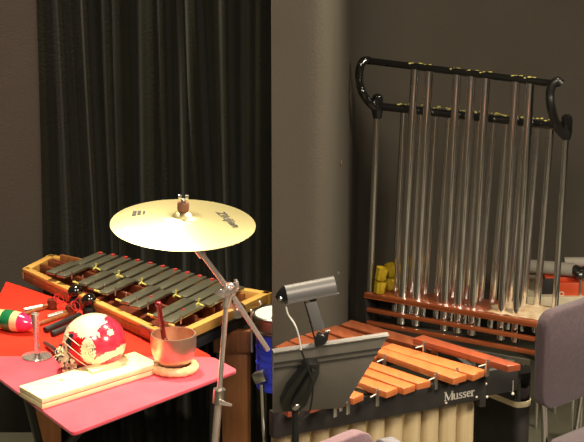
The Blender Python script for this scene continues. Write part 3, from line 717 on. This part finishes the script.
# black side posts and back board
for p in (FL, FR_-cd*.018):
    for n_ in (0,):
        bm = B(); prism(bm, [p+cn*.002, p+cd*.018+cn*.002, p+cd*.018+cn*.03, p+cn*.03], (0, 0, -.0165-.0)); bm.free()
bm = B(); a = FL+V((0, 0, -.017)); prism(bm, [a+cn*.003-cd*.001, a+cd*.0115+cn*.003, BL+cd*.015+V((0, 0, -.017)), BL+V((0, 0, -.017))], (0, 0, -.14), bev=.001); obj('side_panel', bm, 'blackmatte', t)
bm = B(); a = FR_+V((0, 0, -.017)); b = BR+V((0, 0, -.017)); prism(bm, [a+cn*.021, a-cd*.015+cn*.021, b-cd*.015, b], (0, 0, -.14), bev=.001); obj('side_panel', bm, 'blackmatte', t)
bm = B(); prism(bm, [BL+cd*.015+V((0, 0, -.017)), BR-cd*.015+V((0, 0, -.017)), BR-cd*.015-cn*.01+V((0, 0, -.017)), BL+cd*.015-cn*.01+V((0, 0, -.017))], (0, 0, -.14)); obj('back_panel', bm, 'blackmatte', t)
for p, nm in ((FL+cn*.026+cd*.004, 'l'), (FR_+cd*.006+cn*.012, 'r'), (BR+cd*.0-cn*.02, 'r'), (BL, 'l')):
    top = cz-.02 if nm == 'l' else cz-.07
    bm = B(); tube(bm, [V((p.x, p.y, .0)), V((p.x, p.y, top))], .0075, 14); obj('leg', bm, 'chrome' if nm == 'r' else 'blackmetal', t)
# posts, hubs
lpB, rpB = Z(370, 291.8, cz), Z(555, 309, cz)
lpT, rpT = Y(377, 116, lpB.y), Y(566, 139, rpB.y)
lH, rH = Y(377.5, 106, lpB.y), Y(566.5, 127, rpB.y)
for a, b in ((lpB, lpT), (rpB, rpT)):
    bm = B(); tube(bm, [a, b], .0135, 18); obj('post', bm, 'chimechrome', t)
for h in (lH, rH):
    bm = B(); lathe(bm, [(0, -.052), (.018, -.05), (.024, -.02), (.024, .03), (.02, .044), (.008, .052), (0, .052)], Matrix.Translation(h), 28); obj('hub', bm, 'blackgloss', t)
bm = B(); tube(bm, [lH, Y(552, 124, (lH.y*.08+rH.y*.92))if 0 else rH], .0165, 18); obj('lower_rail', bm, 'blackgloss', t)
# tubes, front row (accidentals) then back row (naturals)
ft = [415.3, 429.4, 457.3, 471.8, 486.4, 516, 530.4]; fb = [402.5, 417, 445, 458.8, 473, 502, 516.7]
fyb = [296.8, 298.6, 303, 305.3, 307.5, 312, 314.2]
def topy(x): return 61+(x-370)*.1235
fpts = [Z(x, y, cz) for x, y in zip(fb, fyb)]
ya, yb = fpts[0], fpts[-1]
def fd(px): s = (px-ft[0])/(ft[-1]-ft[0]); return ya.y+(yb.y-ya.y)*s
tl, tr_ = Y(366, 60.5, fd(366)), Y(552, 83.5, fd(552))
bm = B(); tube(bm, [tl, tr_], .0145, 18); tr0 = obj('upper_rail', bm, 'blackgloss', t)
def chime(bp, tp, r, zlow):
    d = (tp-bp); low = bp+d*((zlow-bp.z)/d.z)
    bm = B(); tube(bm, [low, tp], r, 24); tb = obj('chime_tube', bm, 'chimechrome', t)
    bm = B(); torus(bm, tp+V((0, 0, .0)), r*.8, .003, None, 20, 6)
    q = [tp+V((-r*.8, -.004, .0)), tp+V((-r*.5, -.02, .018)), tp+V((r*.4, -.02, .020)), tp+V((r*.8, -.004, .0))]; bm.free()
    return tb
for i, (x, p) in enumerate(zip(ft, fpts)):
    tp = Y(x, topy(x)+2.0, p.y); tb = chime(p, tp, .0182, .335)
    bm = B()
    for k in range(9):
        c = Y(x+random.uniform(-6.5, 6.5), topy(x)-random.uniform(2.2, 4.2)+.6, p.y)
        sphere(bm, c+V((0, 0, .0)), random.uniform(.004, .0075), (1.5, 1, .6), sub=1)
    o = obj('cord_knot', bm, 'yellow', tb)
bt = [404, 421, 436, 449.5, 465.5, 479.5, 494, 507, 524, 538, 551]; bb_ = [395.5, 411, 424.5, 437.5, 452, 466, 480, 492.5, 509.5, 523.5, 537]
for i, (x, xb) in enumerate(zip(bt, bb_)):
    s = i/10; yb_ = 289.8+15.2*s+.3; p = Z(xb, yb_, cz)
    ry = lH.y+(rH.y-lH.y)*(x-377)/(566-377); p = V((p.x, p.y, p.z)); ty = 106+(x-377)*.112
    tp = Y(x, ty+3, p.y); tb = chime(p, tp, .0145, .335)
    bm = B()
    for k in range(5):
        c = Y(x+random.uniform(-6, 6), ty-5.2-random.uniform(-.6, 1.0), ry)
        sphere(bm, c, random.uniform(.003, .0055), (1.6, 1, .6), sub=1)
    obj('cord_knot', bm, 'yellow', tb)
# curled arms joining the rails
yl, yf = lH.y, fd(366)
bm = B(); q = smooth([Y(378, 110, yl), Y(369, 102, yl-.02), Y(362, 91, yl-.06), Y(359.5, 79, yf-.02), Y(360, 68, yf-.02), Y(363.5, 61, yf-.01), Y(369.5, 60.5, yf)], 6); tube(bm, q, .0175, 16); obj('curled_arm', bm, 'blackgloss', t)
yr, yf = rH.y, fd(552)
bm = B(); q = smooth([Y(566, 136, yr-.02), Y(560, 131, yr-.04), Y(555, 121, yr-.07), Y(551, 107, yf-.03), Y(550, 94, yf-.03), Y(552.5, 85, yf-.03), Y(557.5, 81, yf-.03), Y(561, 84, yf-.03)], 6); tube(bm, q, [.0175]*(len(q)-3)+[.019, .019, .017], 16); obj('curled_arm', bm, 'blackmetal', t)
# gold cups left on the chimes
for (px, py, zz, lb) in ((379, 293.5, 0, 'yellow gold cup on the chime cabinet beside the left post, the lower one'), (391.5, 289.5, 0, 'yellow gold cup on the chime cabinet, right-hand lower one against the tubes'),
                     (379.5, 281, 1, 'yellow gold cup stacked on top of the left cup on the chime cabinet'), (392.5, 276.5, 1, 'yellow gold cup stacked on top of the right cup on the chime cabinet')):
    p = Z(px, py, cz+.0) if not zz else None
    if zz: p = Z(px, {379.5: 293.5, 392.5: 289.5}[px], cz); p.z = cz+.057
    p.z += .0005
    tl_ = 1 if px < 385 else -1
    bm = B(); m_ = Matrix.Translation(p) @ Matrix.Rotation(R(6*tl_*(1+zz)), 4, 'Y')
    lathe(bm, [(0, .002), (.022, .002), (.024, .006), (.0275, .056), (.026, .056), (.021, .01), (0, .008)], m_, 9)
    o = obj('gold_cup', bm, 'gold', at=p, ang=20); tag(o, lb, 'cup', 'gold cups on the chime cabinet')

# ================================================================== MUSIC STAND
sy = 4.30
def TP(x, y, d): return Y(x, y, d)
TL, TR, BRr, BLl = Y(273.3, 352, 4.20), Y(389, 335, 4.30), Y(341, 402.5, 4.42), Y(273.3, 413, 4.33)
n_ = (TR-TL).cross(BLl-TL).normalized()
if n_.y > 0: n_ = -n_       # towards the camera
n_ = n_
# make the four corners exactly planar
BRr = BRr - n_*((BRr-TL).dot(n_))
t = thing('music_stand', 'grey music stand with its tray seen from behind in front of the marimba', 'music stand', (0, 4.3, 0))
bm = B(); prism(bm, [TL, TR, BRr, BLl], -n_*.003, bev=.0008); tr2 = obj('tray', bm, 'tray', t)
bm = B(); prism(bm, [TL+n_*.002, TR+n_*.002, TR+n_*.002-V((0, 0, .003)), TL+n_*.002-V((0, 0, .003))], -n_*.012); obj('tray_lip', bm, 'lampedge', tr2)
for s in (.17, .25):
    a, b = lerp(TL, BLl, s)+n_*.0004, lerp(TR, BRr, s*.98)+n_*.0004; d = (b-a)
    a = a+d*.001; bm = B(); prism(bm, [a, b, b-V((0, 0, .0032)), a-V((0, 0, .0032))], n_*.0012); obj('crease', bm, 'blackmatte', tr2)
def onT(x, y, h=0):
    d_ = ray(x, y); k = (TL-V((0, 0, EYE))).dot(n_)/d_.dot(n_); return V((0, 0, EYE))+d_*k+n_*h
bm = B(); prism(bm, [onT(*p, .002) for p in ((305.5, 356.5), (317, 357.5), (317, 366), (304, 398), (297, 405), (280, 405), (279, 397), (285, 383))], n_*.022, bev=.004)
prism(bm, [onT(*p, .024) for p in ((308, 360), (314, 361), (300, 392), (291, 399), (288, 393))], n_*.010, bev=.003); obj('tilt_bracket', bm, 'blackmetal', t)
kc = onT(292, 397, .03); bm = B(); m_ = Matrix.Translation(kc) @ V((0, 0, 1)).rotation_difference(n_).to_matrix().to_4x4(); lathe(bm, [(0, -.006), (.0095, -.006), (.0105, 0), (.0085, .005), (.003, .007), (0, .007)], m_ @ Matrix.Diagonal((1, 1.3, 1, 1)), 28); tag(obj('tilt_knob', bm, 'steel', t), 'round silver knob')
pt = onT(293, 400, .018); bm = B(); tube(bm, [pt, V((.004, pt.y, .03))], .0085, 16); obj('pole', bm, 'blackmetal', t)
for an in (80, 200, 320):
    e = V((.004+.17*math.cos(R(an)), pt.y+.17*math.sin(R(an)), .010)); bm = B(); tube(bm, [V((.004, pt.y, .10)), e], .008, 10); obj('leg', bm, 'blackmetal', t)
# lamp clipped on the tray
ly = 4.24
l0, l1 = Y(286, 295.5, ly), Y(335, 286, ly+.02)
ld = (l1-l0).normalized(); Ll = (l1-l0).length
t = thing('stand_lamp', 'small grey cylindrical lamp clipped to the top of the music stand', 'lamp', lerp(l0, l1, .5)-V((0, 0, .13)))
lf_ = frame(l0, ld)
def hood(r, x0, x1, bm, a0=-25, a1=205, th=.0015, n=28):
    t_ = bmesh.new(); rows = []
    for x in (x0, x1):
        o_ = []; i_ = []
        for k in range(n+1):
            a = R(a0+(a1-a0)*k/n); o_.append(t_.verts.new((x, -r*math.cos(a), r*math.sin(a)))); i_.append(t_.verts.new((x, -(r-th)*math.cos(a), (r-th)*math.sin(a))))
        rows.append((o_, i_))
    (o0, i0), (o1, i1) = rows
    for k in range(n):
        t_.faces.new((o0[k], o0[k+1], o1[k+1], o1[k])); t_.faces.new((i0[k+1], i0[k], i1[k], i1[k+1]))
        t_.faces.new((o0[k], i0[k], i0[k+1], o0[k+1])); t_.faces.new((o1[k+1], i1[k+1], i1[k], o1[k]))
    t_.faces.new((o0[0], o1[0], i1[0], i0[0])); t_.faces.new((o0[n], i0[n], i1[n], o1[n]))
    merge(bm, t_, lf_)
rl_ = .0245
bm = B(); hood(rl_, 0, Ll, bm); sh = obj('shade', bm, 'lamp', t)
bm = B(); zb = -rl_*math.sin(R(25)); box(bm, (-.001, -rl_*.93-.004, zb-.003), (Ll+.004, -rl_*.93+.002, zb), lf_, .0006)
box(bm, (-.001, rl_*.93-.002, zb-.003), (Ll+.004, rl_*.93+.004, zb), lf_, .0006); box(bm, (0.001, -rl_*.9, zb-.001), (Ll-.001, rl_*.9, zb+.001), lf_); obj('shade_rim', bm, 'lampedge', sh)
bm = B(); m_ = lf_ @ Matrix.Rotation(R(-90), 4, 'Y'); lathe(bm, [(0, -.001), (rl_-.0005, -.001), (rl_*.95, .004), (rl_*.6, .018), (.006, .026), (0, .027)], m_ , 32); obj('end_cap', bm, 'blackgloss', t)
bm = B(); sphere(bm, lf_ @ V((-.016, -.014, .0)), .006, sub=2); obj('cap_screw', bm, 'chrome', t)
m2 = lf_ @ Matrix.Rotation(R(90), 4, 'Y'); bm = B(); lathe(bm, [(0, Ll-.002), (rl_-.002, Ll-.002), (rl_-.002, Ll), (0, Ll)], m2, 32); obj('end_cap', bm, 'lamp', t)
na, nb_, nc = Y(311, 302, ly-.008), Y(319.5, 330, ly-.005), Y(324, 343, 4.245)
wv = V((1, .1, .12)).normalized()
bm = B(); prism(bm, [na-wv*.0135, na+wv*.0135, nb_+wv*.0135, nb_-wv*.0135], (0, .006, 0), bev=.0012); nk_ = obj('neck_plate', bm, 'lamp', t)
bm = B(); prism(bm, [na-wv*.017, na-wv*.0135, nc-wv*.0175, nc-wv*.021], (0, .012, 0), bev=.0008); prism(bm, [na+wv*.0, na+wv*.012, na+wv*.014+V((0, 0, .006)), na-wv*.006+V((0, 0, .006))], (0, .012, 0)); obj('neck_edge', bm, 'blackmetal', nk_)
bm = B(); prism(bm, [Y(x, y, 4.225) for x, y in ((318, 333), (324, 336), (329, 331.5), (328, 340), (325, 345), (316, 347.5), (314, 343))], (0, .022, 0), bev=.002); clp = obj('clamp', bm, 'blackmetal', t)
bm = B(); tube(bm, [Y(325, 331.5, 4.22), Y(329.5, 330.5, 4.225)], .003, 10); obj('clamp_tip', bm, 'steel', clp)
bm = B(); q = smooth([Y(286, 306, ly), Y(288, 314, 4.20), Y(295, 325, 4.17), Y(299, 337, 4.17), Y(301, 350, 4.17)], 6); tube(bm, q, .0022, 8); c1 = obj('cable', bm, 'white', t)
bm = B(); q = smooth([Y(301, 350, 4.17), onT(306, 365, .044), onT(307, 380, .044), onT(303, 398, .048), Y(299, 425, 4.2), Y(298, 460, 4.24)], 6); tube(bm, q, .0024, 8); obj('cable_lower', bm, 'blackmatte', c1)

# ================================================================== CHAIRS
def chair(label, corner, wdir, seatdir, top, W, m, hb=.32, rnd=.07, th=.045):
    """corner: the back's top corner (left or near one); wdir along the back; seatdir where the seat points"""
    wd = V(wdir).normalized(); sd = V(seatdir).normalized(); c0 = V((corner[0], corner[1], 0)); mid_ = c0+wd*W/2
    t = thing('upholstered_chair', label, 'chair', mid_+sd*.2, None)
    def back_pt(u, v): return c0+wd*u+V((0, 0, v))
    pts = [V((0, 0, 0))]
    poly = [back_pt(0, top-hb), back_pt(W, top-hb), back_pt(W, top), back_pt(0, top)]
    pr2 = roundpoly(poly, rnd, 8)
    bm = B(); prism(bm, [p-sd*th/2 for p in pr2], sd*th, bev=.012); obj('backrest', bm, m, t, ang=50)
    s0 = .475; sp_ = [c0+wd*.01+sd*.028, c0+wd*(W-.01)+sd*.028, c0+wd*(W-.01)+sd*.42, c0+wd*.01+sd*.42]
    bm = B(); prism(bm, [p+V((0, 0, s0-.05)) for p in roundpoly(sp_, .05, 6)], (0, 0, .055), bev=.012); obj('seat', bm, m, t, ang=50)
    for u in (.03, W-.03):
        a = c0+wd*u-sd*.0; bm = B()
        tube(bm, smooth([a+V((0, 0, top-hb+.03))-sd*.0, a+V((0, 0, .47))+sd*.01, a+V((0, 0, .38))+sd*.0, a-sd*.04+V((0, 0, .012))], 4), .0105, 14); obj('leg', bm, 'chrome', t)
        a = c0+wd*u+sd*.37; bm = B(); tube(bm, [a+V((0, 0, s0-.045)), a+sd*.03+V((0, 0, .012))], .0105, 14); obj('leg', bm, 'chrome', t)
        a0_ = c0+wd*u; bm = B(); tube(bm, [a0_+V((0, 0, .40))+sd*.01, a0_+sd*.37+V((0, 0, .40))], .009, 12); obj('seat_rail', bm, 'chrome', t)
    return t
c = Z(541, 318, .90)
chair('plum upholstered chair at the right edge beside the chimes', (c.x, c.y+.0), (math.cos(R(43)), math.sin(R(43)), 0), (math.sin(R(43)), -math.cos(R(43)), 0), .915, .44, 'plum', hb=.335)
c = Z(369, 427, .88)
chair('mauve upholstered chair showing only its rounded top below the marimba, beside the stand pole', (c.x, c.y), (-.68, -.73, 0), (-.73, .68, 0), .885, .34, 'mauve')
c = Z(381, 433, .87)
chair('grey lilac chair top just right of the mauve chair, below the marimba', (c.x, c.y), (.42, -.91, 0), (.91, .42, 0), .87, .34, 'greyfab', rnd=.05)
# chrome frame of another chair behind the plum one
t = thing('chair_frame', 'chrome chair legs seen behind the gap of the plum chair', 'chair', V((1.12, 6.75, 0)))
z0 = [(1.04, 6.70), (1.12, 6.62)]
ca, cb = Y(581, 398, 6.55), Y(571, 424, 6.50)
bm = B(); tube(bm, [ca+V((0, 0, .12)), ca, V((cb.x, 6.5, .012))], .009, 12); obj('leg', bm, 'chrome', t)
ca2 = Y(582, 396, 6.6); bm = B(); tube(bm, [ca2+V((0, 0, .12)), V((ca2.x, 6.62, .012))], .009, 12); obj('leg', bm, 'chrome', t)
bm = B(); box(bm, (ca.x-.02, 6.50, ca.z+.10), (ca.x+.40, 6.90, ca.z+.15), None, .015); obj('seat', bm, 'plum', t)
for e in ((ca.x+.36, 6.54), (ca.x+.36, 6.86), (ca.x+.02, 6.86)):
    bm = B(); tube(bm, [(e[0], e[1], .012), (e[0], e[1], ca.z+.11)], .009, 12); obj('leg', bm, 'chrome', t)

# ================================================================== INSTRUMENT AT THE RIGHT EDGE BEHIND THE CHIMES
by = 7.72
t = thing('temple_block_set', 'orange-red and black percussion set with grey padded bar at the right edge', 'percussion', (1.35, by, 0))
def bx(x0, y0, x1, y1, d0, d1, m, name, par=None, bev=.004):
    a, b = Y(x0, y0, d0), Y(x1, y1, d0); bm = B(); box(bm, (a.x, d0, b.z), (b.x, d1, a.z), None, bev); return obj(name, bm, m, par or t)
tbl = bx(527, 297, 640, 319, by-.02, by+.32, 'creamtrim', 'shelf_board')
blk = bx(558, 283, 579.5, 296.5, by, by+.16, 'orangered', 'block')
bx(541, 279, 557, 296.8, by+.02, by+.16, 'blackmatte', 'block')
bx(545, 277.5, 579, 281.5, by+.03, by+.10, 'orangered', 'block_cap')
bx(582, 282, 612, 296.5, by, by+.16, 'orangered', 'block')
bx(579.8, 270, 581.7, 297, by-.005, by+.01, 'steel', 'upright')
p = Y(561.5, 294, by-.002); bm = B(); torus(bm, p, .009, .003, Matrix.Rotation(R(90), 4, 'X'), 20, 8); obj('ring_bolt', bm, 'creamtrim', blk)
bm = B(); tube(bm, [Y(528, 266, by+.12), Y(574, 270, by+.02)], .030, 20); obj('padded_bar', bm, 'greybar', t)
bm = B(); tube(bm, [Y(564, 262, by+.18), Y(620, 262, by+.18)], .022, 20); obj('padded_bar', bm, 'greybar', t)
bm = B(); tube(bm, [Y(574, 270, by+.02), Y(579, 273, by)], .026, 18); sphere(bm, Y(580, 275, by-.005), .022, sub=2); sphere(bm, Y(586, 270, by), .02, sub=2); obj('clamp', bm, 'darksteel', t)
for xx in (1.13, 1.60):
    bm = B(); tube(bm, [(xx, by+.08, 0), (xx, by+.08, Y(560, 319, by).z)], .014, 12); obj('leg', bm, 'blackmetal', t)
    bm = B(); tube(bm, [(xx, by+.08, Y(560, 303, by).z+.004), (xx, by+.12, Y(560, 268, by+.1).z-.028)], .01, 12); obj('bar_stay', bm, 'blackmetal', t)
